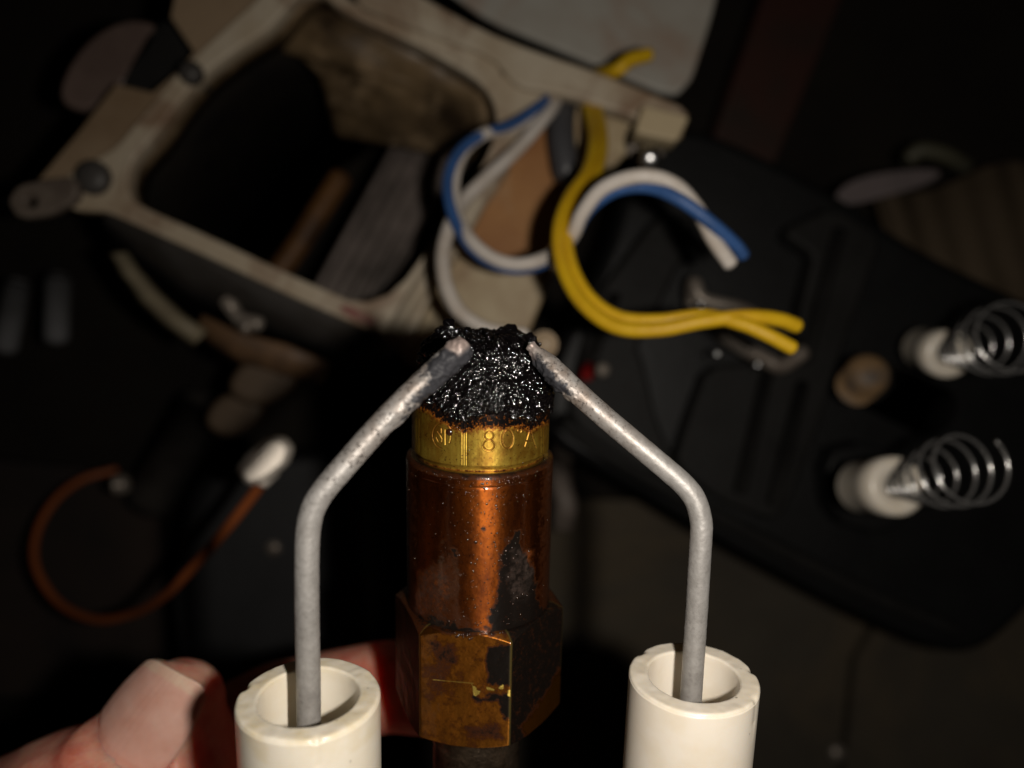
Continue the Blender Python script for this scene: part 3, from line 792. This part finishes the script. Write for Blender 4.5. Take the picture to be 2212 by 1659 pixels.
# cheek plate beside the mouth with its raised flange
cheek = [(1060, 112), (1149, 118), (1286, 164), (1400, 212), (1482, 250), (1464, 298), (1377, 296), (1286, 390), (1186, 592), (1140, 704), (1110, 790), (890, 790), (850, 735), (960, 560), (1050, 400), (1130, 280), (1190, 215), (1120, 190)]
adopt(plate('cheek_plate', rounded(cheek, 1, .15), 186, 4, CREAM, None, [], .8), hs)
adopt(plate('rust_patch', rounded([(1165, 250), (1205, 300), (1225, 380), (1195, 560), (1120, 600), (1030, 545), (990, 520), (1020, 440), (1090, 370)], 2, .25), 185.2, .9, RUST, None, [], .2), hs)
adopt(plate('flange', rounded([(752, -4), (860, -30), (1040, 70), (1149, 114), (1286, 160), (1400, 205), (1482, 240), (1470, 280), (1400, 255), (1254, 205), (1195, 192), (1120, 182), (1072, 118), (921, 62)], 1, .2), 176, 5, CREAM_CLEAN, None, [], .8), hs)
adopt(tube('corner_lip', [P(845, 728, 178), P(930, 590, 178), P(1010, 470, 179), P(1085, 360, 180)], 2.0, CREAM_CLEAN), hs)
adopt(plate('tab', rounded([(1392, 232), (1484, 254), (1460, 300), (1378, 282)], 1, .06), 171, 8, CREAM, None, [], .5), hs)
# hinge lug with a hole, and screws
adopt(plate('lug', rounded([(160, 385), (95, 392), (40, 404), (20, 436), (42, 468), (105, 458), (160, 428)], 1, .2), 172, 3, grime('dull_lug', (.15, .12, .095), (.07, .05, .04), 90), None, [ell(66, 436, 19, 17, n=18)[:-1]], .5), hs)
def screw(parent, x, y, d, r, mat=ZINC, h=3.):
    root = Vector(P(x, y, d))
    prf = [(.01, 0), (r * .5, 0), (r * .86, -.25 * h), (r, -.5 * h), (r, -h), (r * .4, -h), (r * .4, -h - 8)]
    prf = [(a, b) for a, b in prf]
    o = lathe('screw', prf, mat, None, 24)
    o.data.transform(Matrix.Translation(root)); adopt(o, parent); return o
adopt(plate('outer_flange', [(387, -40), (570, -40), (560, 10), (405, 160), (262, 325), (160, 398), (90, 385), (170, 290), (251, 185), (330, 204), (385, 158), (424, 112), (372, 36)], 179.5, 3, grime('brownish_cream_paint', (.26, .185, .115), (.17, .11, .06), 40), None, [], .6), hs)
screw(hs, 190, 378, 174, 3.8, DARKGREY);  screw(hs, 405, 150, 175, 2.6, DARKGREY)
adopt(plate('red_chalk_mark', rounded([(740, 655), (800, 682), (815, 700), (790, 700), (735, 672)], 1), 177.6, .4, grime('reddish_paint_smear', (.20, .06, .05), (.3, .2, .15), 200), None, [], .1), hs)
# latch bracket bolted below the rim
br = empty('latch_bracket', P(560, 760, 300)); br.location.z = 0
tag(br, 'rusty brown latch bracket with a shiny bolt under the housing rim', 'bracket')
rows = [[P(x, y, 197) for x, y in [(440, 680), (520, 720), (620, 745), (720, 790)]], [P(x, y, 200) for x, y in [(430, 715), (520, 765), (620, 800), (700, 815)]], [P(x, y, 212) for x, y in [(470, 760), (540, 800), (620, 815), (680, 822)]]]
adopt(loft('bracket_arm', rows, grime('rusty_brown', (.16, .09, .045), (.05, .03, .02), 90), None, 2), br)
screw(br, 527, 705, 190, 1.7, ZINC, 3); adopt(tube('bracket_pin', [P(490, 650, 196), P(520, 690, 194), P(560, 700, 193)], 1.8, ZINC), br)

# lid behind the flange
lid = plate('housing_cover', rounded([(890, -80), (1560, -80), (1530, 40), (1490, 165), (1462, 196), (1425, 190), (1290, 133), (1060, 38)], 1, .12), 203, 3, grime('greyed_cream_enamel', (.42, .405, .36), (.34, .30, .25), 25, (.45, .7), .45, second=(.33, .22, .16), s2=22), None, [], .8)
tag(lid, 'pale grey cream sheet metal cover above the housing flange', 'metal cover')
# motor shell seen in the mouth
mo_ = empty('blower_motor', P(860, 520, 300)); mo_.location.z = 0
tag(mo_, 'dark grey ribbed motor shell inside the housing mouth', 'motor')
base = [P(x, y, d) for x, y, d in [(985, 330, 225), (790, 690, 218)]]
ax = base[1] - base[0]
adopt(tube('motor_shell', [base[0] + Vector((-.004, 0, -.012)), base[1] + Vector((-.004, 0, -.012))], 15, FIN, None, 48), mo_)
for k in range(7):
    off = Vector((.88, -.48, 0)) * (-13.0 + k * 3.7) * MM
    zz = math.sqrt(max(0, 15 ** 2 - (-13 + k * 3.7) ** 2)) * MM
    c_ = Vector((-.004, 0, -.012 + zz)) + off
    adopt(tube('rib', [base[0] + c_, base[1] + c_], 1.35, FIN, None, 10), mo_)
rb = tube('rusty_bar', catmull([P(575, 620, 203), P(640, 535, 206), P(690, 455, 208), (P(735, 385, 210))], 8), 3.1, COPPER, None, 14)
tag(rb, 'rusty orange brown bar crossing the dark housing mouth', 'bar')
kn = plate('oval_plate', rounded([(130, 215), (150, 150), (200, 85), (265, 50), (325, 52), (335, 80), (290, 140), (235, 200), (180, 232)], 2, .25), 190, 4, PINKM, None, [], 1)
tag(kn, 'dull pinkish oval metal plate beside the upper left of the housing', 'metal plate')
blk = plate('terminal_block', rounded([(330, 60), (395, 40), (430, 120), (400, 160), (330, 195), (275, 190), (270, 165)], 1, .2), 190, 9, BLACK2, None, [], 1)
tag(blk, 'black block between the oval plate and the housing rim', 'block')

# ------------------------------------------------------------------ wires
def wire(name, pts, r, mat, parent, n=14):
    path = catmull([P(*p) for p in pts], 14)
    o = tube(name, path, r, mat, None, n)
    return adopt(o, parent) if parent else o
cb = empty('mains_cable', P(1218, 220, 200)); cb.location.z = H - .200
tag(cb, 'grey cable end with blue and white wires looping across the cream cheek plate', 'cable')
wire('jacket', [(1235, 205, 196), (1216, 235, 184), (1212, 290, 180), (1222, 360, 179), (1228, 378, 180)], 3.1, W_JACKET, cb, 20)
wire('white_wire', [(1205, 215, 182), (1180, 250, 176), (1120, 320, 172), (1050, 385, 168), (1005, 430, 165), (975, 480, 160), (957, 545, 156), (962, 610, 152), (990, 670, 149), (1040, 708, 147), (1095, 722, 146), (1133, 724, 146)], 1.45, W_WHITE, cb)
wire('blue_wire', [(1200, 196, 182), (1160, 232, 176), (1105, 268, 171), (1045, 290, 167), (995, 325, 163), (968, 385, 160), (975, 455, 157), (1010, 525, 155), (1060, 567, 154), (1120, 582, 153), (1180, 566, 150), (1232, 520, 144), (1270, 455, 140), (1330, 412, 137), (1400, 405, 135), (1465, 430, 133), (1530, 476, 133), (1588, 528, 135), (1606, 552, 136)], 1.12, W_BLUE, cb)
wire('white_wire', [(1198, 208, 184), (1165, 240, 178), (1108, 278, 173), (1050, 288, 167.5), (1005, 322, 165), (982, 380, 163), (984, 450, 160), (1012, 512, 155), (1062, 556, 152.5), (1120, 571, 151), (1180, 556, 149), (1232, 515, 143), (1258, 460, 139), (1305, 405, 136), (1385, 380, 134), (1455, 398, 134), (1505, 450, 136), (1540, 515, 135), (1578, 570, 134)], 1.3, W_WHITE, cb)
yl = empty('earth_wires', P(1265, 215, 190)); yl.location.z = H - .190
tag(yl, 'pair of yellow wires curling side by side over the black transformer', 'wires')
wire('yellow_wire', [(1262, 205, 184), (1276, 260, 174), (1282, 310, 165), (1268, 370, 156), (1228, 430, 148), (1206, 500, 142), (1216, 580, 138), (1258, 655, 134), (1330, 706, 131), (1420, 712, 129), (1520, 694, 128), (1610, 684, 128), (1680, 690, 129), (1722, 704, 130)], 1.22, W_YEL, yl)
wire('yellow_wire', [(1278, 205, 185), (1296, 255, 175), (1302, 310, 166), (1290, 370, 157), (1250, 435, 149), (1226, 500, 143), (1234, 570, 139), (1272, 640, 135.5), (1335, 684, 133), (1420, 692, 131), (1520, 682, 129.5), (1600, 699, 127), (1655, 722, 126), (1712, 752, 126)], 1.15, W_YEL, yl)
y2 = wire('yellow_wire_end', [(1268, 175, 190), (1300, 160, 182), (1335, 150, 176), (1360, 130, 176), (1400, 118, 178)], 1.6, W_YEL, None); tag(y2, 'short yellow wire end poking out above the cream flange', 'wire')
wn = tube('wire_nut', [P(1176, 744, 158), P(1192, 748, 172)], [2.7, 2.2], TAN, None, 24); tag(wn, 'round tan wire end behind the tip of the right electrode rod', 'wire nut')
ow = empty('ignition_lead', P(600, 1000, 150)); ow.location.z = H - .15
tag(ow, 'orange brown lead ending in a pale bright connector, coiling to the lower left', 'wire')
wire('lead', [(575, 1028, 161), (540, 1078, 164), (470, 1165, 168), (400, 1243, 174), (355, 1287, 184), (290, 1325, 200), (205, 1338, 212), (125, 1300, 224), (78, 1225, 232), (80, 1150, 240), (120, 1080, 248), (180, 1035, 256), (250, 1015, 262)], 1.15, W_ORANGE, ow)
CONN = M('pale_bright_connector', (.92, .84, .74), .52, .6).m
adopt(plate('connector', rounded([(584, 996), (600, 972), (632, 944), (652, 944), (662, 958), (654, 982), (624, 1008), (600, 1016)], 1, .12), 174, 3.2, CONN, None, [], 1.1, tilt=(.36, .02)), ow)
adopt(tube('crimp', [P(566, 1040, 161), P(586, 1014, 160)], [1.5, 1.9], CONN, None, 12), ow)

# ------------------------------------------------------------------ ignition transformer (black) with spring terminals
tr = empty('ignition_transformer', P(1700, 850, 300)); tr.location.z = 0
tag(tr, 'black ignition transformer with two porcelain posts and conical springs', 'transformer')
body = [(1195, 940), (1205, 800), (1330, 560), (1395, 340), (1480, 290), (1590, 330), (1790, 430), (1980, 560), (2320, 720), (2320, 1180), (2140, 1375), (2060, 1398), (1860, 1310), (1560, 1150), (1330, 1010)]
adopt(plate('case', rounded(body, 2, .2), 215, 84, BLACK, None, [], 3), tr)  # its deeper black also stands for the shadow under the clip
for pts, d, mt_ in [([(1425, 470), (1505, 478), (1405, 680), (1368, 745), (1385, 800), (1412, 915), (1450, 1000), (1400, 1020), (1235, 905), (1262, 760), (1300, 640)], 207, BLACK2),
                   ([(1700, 500), (1770, 545), (1735, 680), (1745, 800), (1650, 790), (1535, 800), (1492, 915), (1467, 1000), (1560, 1075), (1680, 1120), (1750, 960), (1790, 820), (1860, 620), (1900, 510), (1800, 455)], 206, BLACK2)]:
    adopt(plate('rib', rounded(pts, 1, .14), d, 8, mt_, None, [], 1.2), tr)
adopt(plate('post_base', rounded([(1790, 985), (1880, 960), (1960, 1020), (1965, 1110), (1900, 1150), (1810, 1120)], 1, .2), 205, 11, BLACK, None, [], 1), tr)
adopt(tube('post_cover', [P(1880, 822, 189), P(2010, 885, 204)], [5.6, 6.6], BLACK2, None, 28), tr)
for a_, b_ in (((1660, 800), (1600, 1060)), ((1735, 830), (1672, 1085)), ((1330, 640), (1275, 780)), ((1815, 500), (1740, 780))):
    adopt(tube('ridge', [P(*a_, 202), P(*b_, 202)], 1.5, BLACK2, None, 10), tr)
adopt(tube('bottom_lip', catmull([P(1210, 905, 211), P(1330, 990, 211), P(1560, 1120, 211), P(1860, 1275, 211), P(2060, 1360, 211)], 6), 2.2, BLACK2, None, 12), tr)
def post(x0, y0, d0, x1, y1, d1, r, sp_end, sr, turns):
    a, b = P(x0, y0, d0), P(x1, y1, d1); ax = (b - a)
    m4 = frame(a, ax, Vector((1, 0, 0))); L = ax.length / MM
    o = lathe('porcelain_post', [(r, 0), (r, L * .55), (r * 1.06, L * .62), (r * 1.06, L - .6), (r * .9, L), (r * .45, L), (r * .42, L - 4), (.01, L - 4)], MAT_PORC2, None, 40)
    o.data.transform(m4); adopt(o, tr)
    c = P(*sp_end); sax = c - (b - ax.normalized() * .003); st_ = b - ax.normalized() * .003
    ex_ = sax.orthogonal().normalized(); ey_ = sax.normalized().cross(ex_); pts = []
    N = int(turns * 30)
    for i in range(N + 1):
        f = i / N; g = f ** 1.35; rr = (1.7 + (sr - 1.7) * min(1, g * 1.5)) * MM; an = f * turns * 2 * math.pi
        pts.append(st_ + sax * g + ex_ * rr * math.cos(an) + ey_ * rr * math.sin(an))
    o = tube('spring', pts, .34, SPRING, None, 10); adopt(o, tr)
post(1862, 1052, 176, 1940, 1050, 160, 5.6, (2112, 1008, 138), 6.2, 8)
post(1995, 752, 196, 2050, 766, 180, 5.0, (2210, 722, 150), 6.8, 8)
adopt(tube('bushing', [P(1850, 835, 190), P(1875, 808, 182)], [4.7, 4.9], grime('tan_bakelite', (.22, .135, .065), (.09, .07, .055), 160), None, 28), tr)
cl = empty('spring_clip', P(1600, 700, 205)); cl.location.z = H - .205
tag(cl, 'bent grey metal clip under the ends of the yellow wires', 'clip')
adopt(tube('clip_frame', catmull([P(1495, 655, 200), P(1500, 610, 197), P(1518, 648, 196), P(1600, 668, 196), P(1640, 690, 197)], 6), 1.8, ZINC, None, 10), cl)
adopt(tube('clip_arm', catmull([P(1560, 720, 198), P(1610, 752, 198), P(1660, 780, 198), P(1690, 790, 198), P(1735, 760, 198)], 6), 2.0, ZINC, None, 10), cl)
for (x, y) in ((1517, 657), (1552, 764), (1640, 788)): screw(cl, x, y, 192, 1.2, SILVER, 2)
bs = empty('cover_screw', P(1400, 320, 190)); bs.location.z = H - .19
tag(bs, 'shiny cover screw and round washer below the cream tab', 'screw')
w_ = lathe('washer', [(1.2, 0), (5.0, 0), (5.2, -.4), (5, -.9), (1.2, -.9)], ZINC, None, 28, closed=True); w_.data.transform(Matrix.Translation(P(1395, 305, 186))); adopt(w_, bs)
adopt(tube('screw_shank', [P(1395, 305, 188), P(1402, 335, 168), P(1404, 345, 164)], [1.6, 1.6, 2.3], SILVER, None, 18), bs)
rs = tube('red_pin', [P(1272, 792, 200), P(1266, 815, 200)], 1.7, RED, None, 12); tag(rs, 'small dark red plastic pin right of the nozzle crust', 'pin')
for x, y, d, lb in ((1302, 799, 190, 'small round screw head above the red plastic pin'), (1706, 1193, 212, 'small pale screw lying on the lower lip of the transformer'), (1808, 1627, 289, 'small grey pebble on the floor at the lower right')):
    o = lathe('screw_head' if d < 250 else 'pebble', [(.01, 1.2), (1.0, 1.0), (1.7, .3), (1.7, -.6), (.01, -.8)] if d < 250 else [(.01, 2.2), (2.6, 1.6), (3.4, .3), (2.6, -1.4), (.01, -1.6)], ZINC, None, 18)
    for v in o.data.vertices: v.co += P(x, y, d)
    tag(o, lb, 'screw' if d < 250 else 'pebble')
# pipe elbow just right of the adapter
eb = tube('steel_tube', catmull([P(1222, 860, 224), P(1215, 960, 222), P(1212, 1040, 218), P(1222, 1090, 216), P(1216, 1130, 219)], 6), 3.2, grime('dull_pinkish_steel', (.16, .13, .11), (.07, .055, .045), 70), None, 18)
tag(eb, 'dull steel tube standing just behind the right side of the adapter', 'tube')

# ------------------------------------------------------------------ right and left background
cardb = empty('cardboard_flap', P(2050, 520, 270)); cardb.location.z = 0
tag(cardb, 'brown corrugated cardboard flap behind the transformer', 'cardboard')
nx = 60; rows = []
for j in range(2):
    rows.append([P(1880 + 480 * i / (nx - 1) + j * 110, (400 if j == 0 else 760) + 25 * math.sin(i * .13) - 40 * i / (nx - 1) * (1 - j), 262 + (.9 * math.sin(i * .75))) for i in range(nx)])
adopt(loft('sheet', rows, CARD, None, 1.2), cardb)
sm = plate('metal_strip', rounded([(1805, 425), (1840, 392), (1920, 372), (2040, 366), (2010, 392), (1900, 425), (1830, 440)], 2, .25), 235, 2, grime('pale_pinkish_metal', (.16, .13, .13), (.12, .1, .1), 60), None, [], .6)
tag(sm, 'pale pinkish metal strip lying on the cardboard edge', 'metal strip')
og = tube('olive_hose', catmull([P(1960, 345, 245), P(1990, 325, 243), P(2040, 335, 243), P(2085, 360, 246)], 6), 2.6, grime('olive_rubber', (.075, .07, .045), (.04, .04, .03), 60), None, 12); tag(og, 'short olive hose above the pinkish metal strip', 'hose')
wd = plate('wood_board', [(1690, -120), (1860, -120), (1640, 420), (1520, 380)], 275, 20, grime('dark_red_brown_wood', (.05, .018, .012), (.03, .02, .014), 40), None, [], 1); tag(wd, 'dark red brown wooden board at the top right', 'board')
for i, (x0, x1, y0, y1, lb) in enumerate(((38, 12, 615, 750, 'left one of two pale grey pegs at the far left'), (126, 122, 602, 730, 'right one of two pale grey pegs at the far left'))):
    o = tube('peg', [P(x0, y0, 245), P(x1, y1, 245)], 3.6, grime('grey_peg_paint', (.15, .15, .155), (.1, .1, .1), 60), None, 20); tag(o, lb, 'peg', 'pale grey pegs at the far left')
bx = plate('black_case', rounded([(420, 1050), (560, 1010), (690, 1000), (760, 1010), (780, 1400), (700, 1420), (400, 1430), (380, 1290)], 1, .1), 235, 60, grime('dull_black_plastic', (.024, .024, .025), (.017, .017, .018), 30, (.4, .7), .5), None, [], 2)
tag(bx, 'dull black plastic case lying behind the orange lead and the left electrode', 'case')
sc2 = lathe('case_screw', [(.01, .8), (1.6, .6), (2.2, 0), (2.2, -1.4), (.01, -1.6)], ZINC, None, 18)
for v in sc2.data.vertices: v.co += P(590, 1185, 234.4)
tag(sc2, 'small dull screw in the top of the black plastic case', 'screw')
for x, y, d, rx, ry, lb in ((562, 820, 205, 62, 40, 'larger tan rubber stopper below the latch bracket'), (500, 895, 215, 50, 34, 'smaller dim tan rubber stopper next to the larger one')):
    pts = rounded([(x - rx, y + ry * .3), (x - rx * .3, y - ry), (x + rx, y - ry * .8), (x + rx * .9, y + ry * .4), (x + rx * .1, y + ry), (x - rx * .6, y + ry * .9)], 2, .25)
    o = plate('rubber_stopper', pts, d, 12, grime('tan_rubber', (.10, .068, .042), (.06, .04, .026), 60), None, [], 2); tag(o, lb, 'stopper', 'tan rubber stoppers below the bracket')
rl = tube('grey_rail', [P(440, 880, 258), P(330, 1080, 258)], 8, DARKGREY, None, 24); tag(rl, 'dark grey rounded rail running down from the latch bracket', 'rail')
ks = tube('small_knob', [P(250, 1048, 240), P(268, 1046, 240)], [2.6, 3.0], ZINC, None, 16); tag(ks, 'small zinc knob at the top of the orange lead coil', 'knob')
mat_ = plate('rubber_mat', [(-150, 980), (330, 1040), (345, 1420), (60, 1500), (-150, 1500)], 285, 6, grime('brown_black_rubber_mat', (.045, .032, .026), (.025, .02, .018), 26, (.35, .7), .75, spec=.2), None, [], 1)
tag(mat_, 'dark brown rubber mat under the coiled orange lead', 'mat')
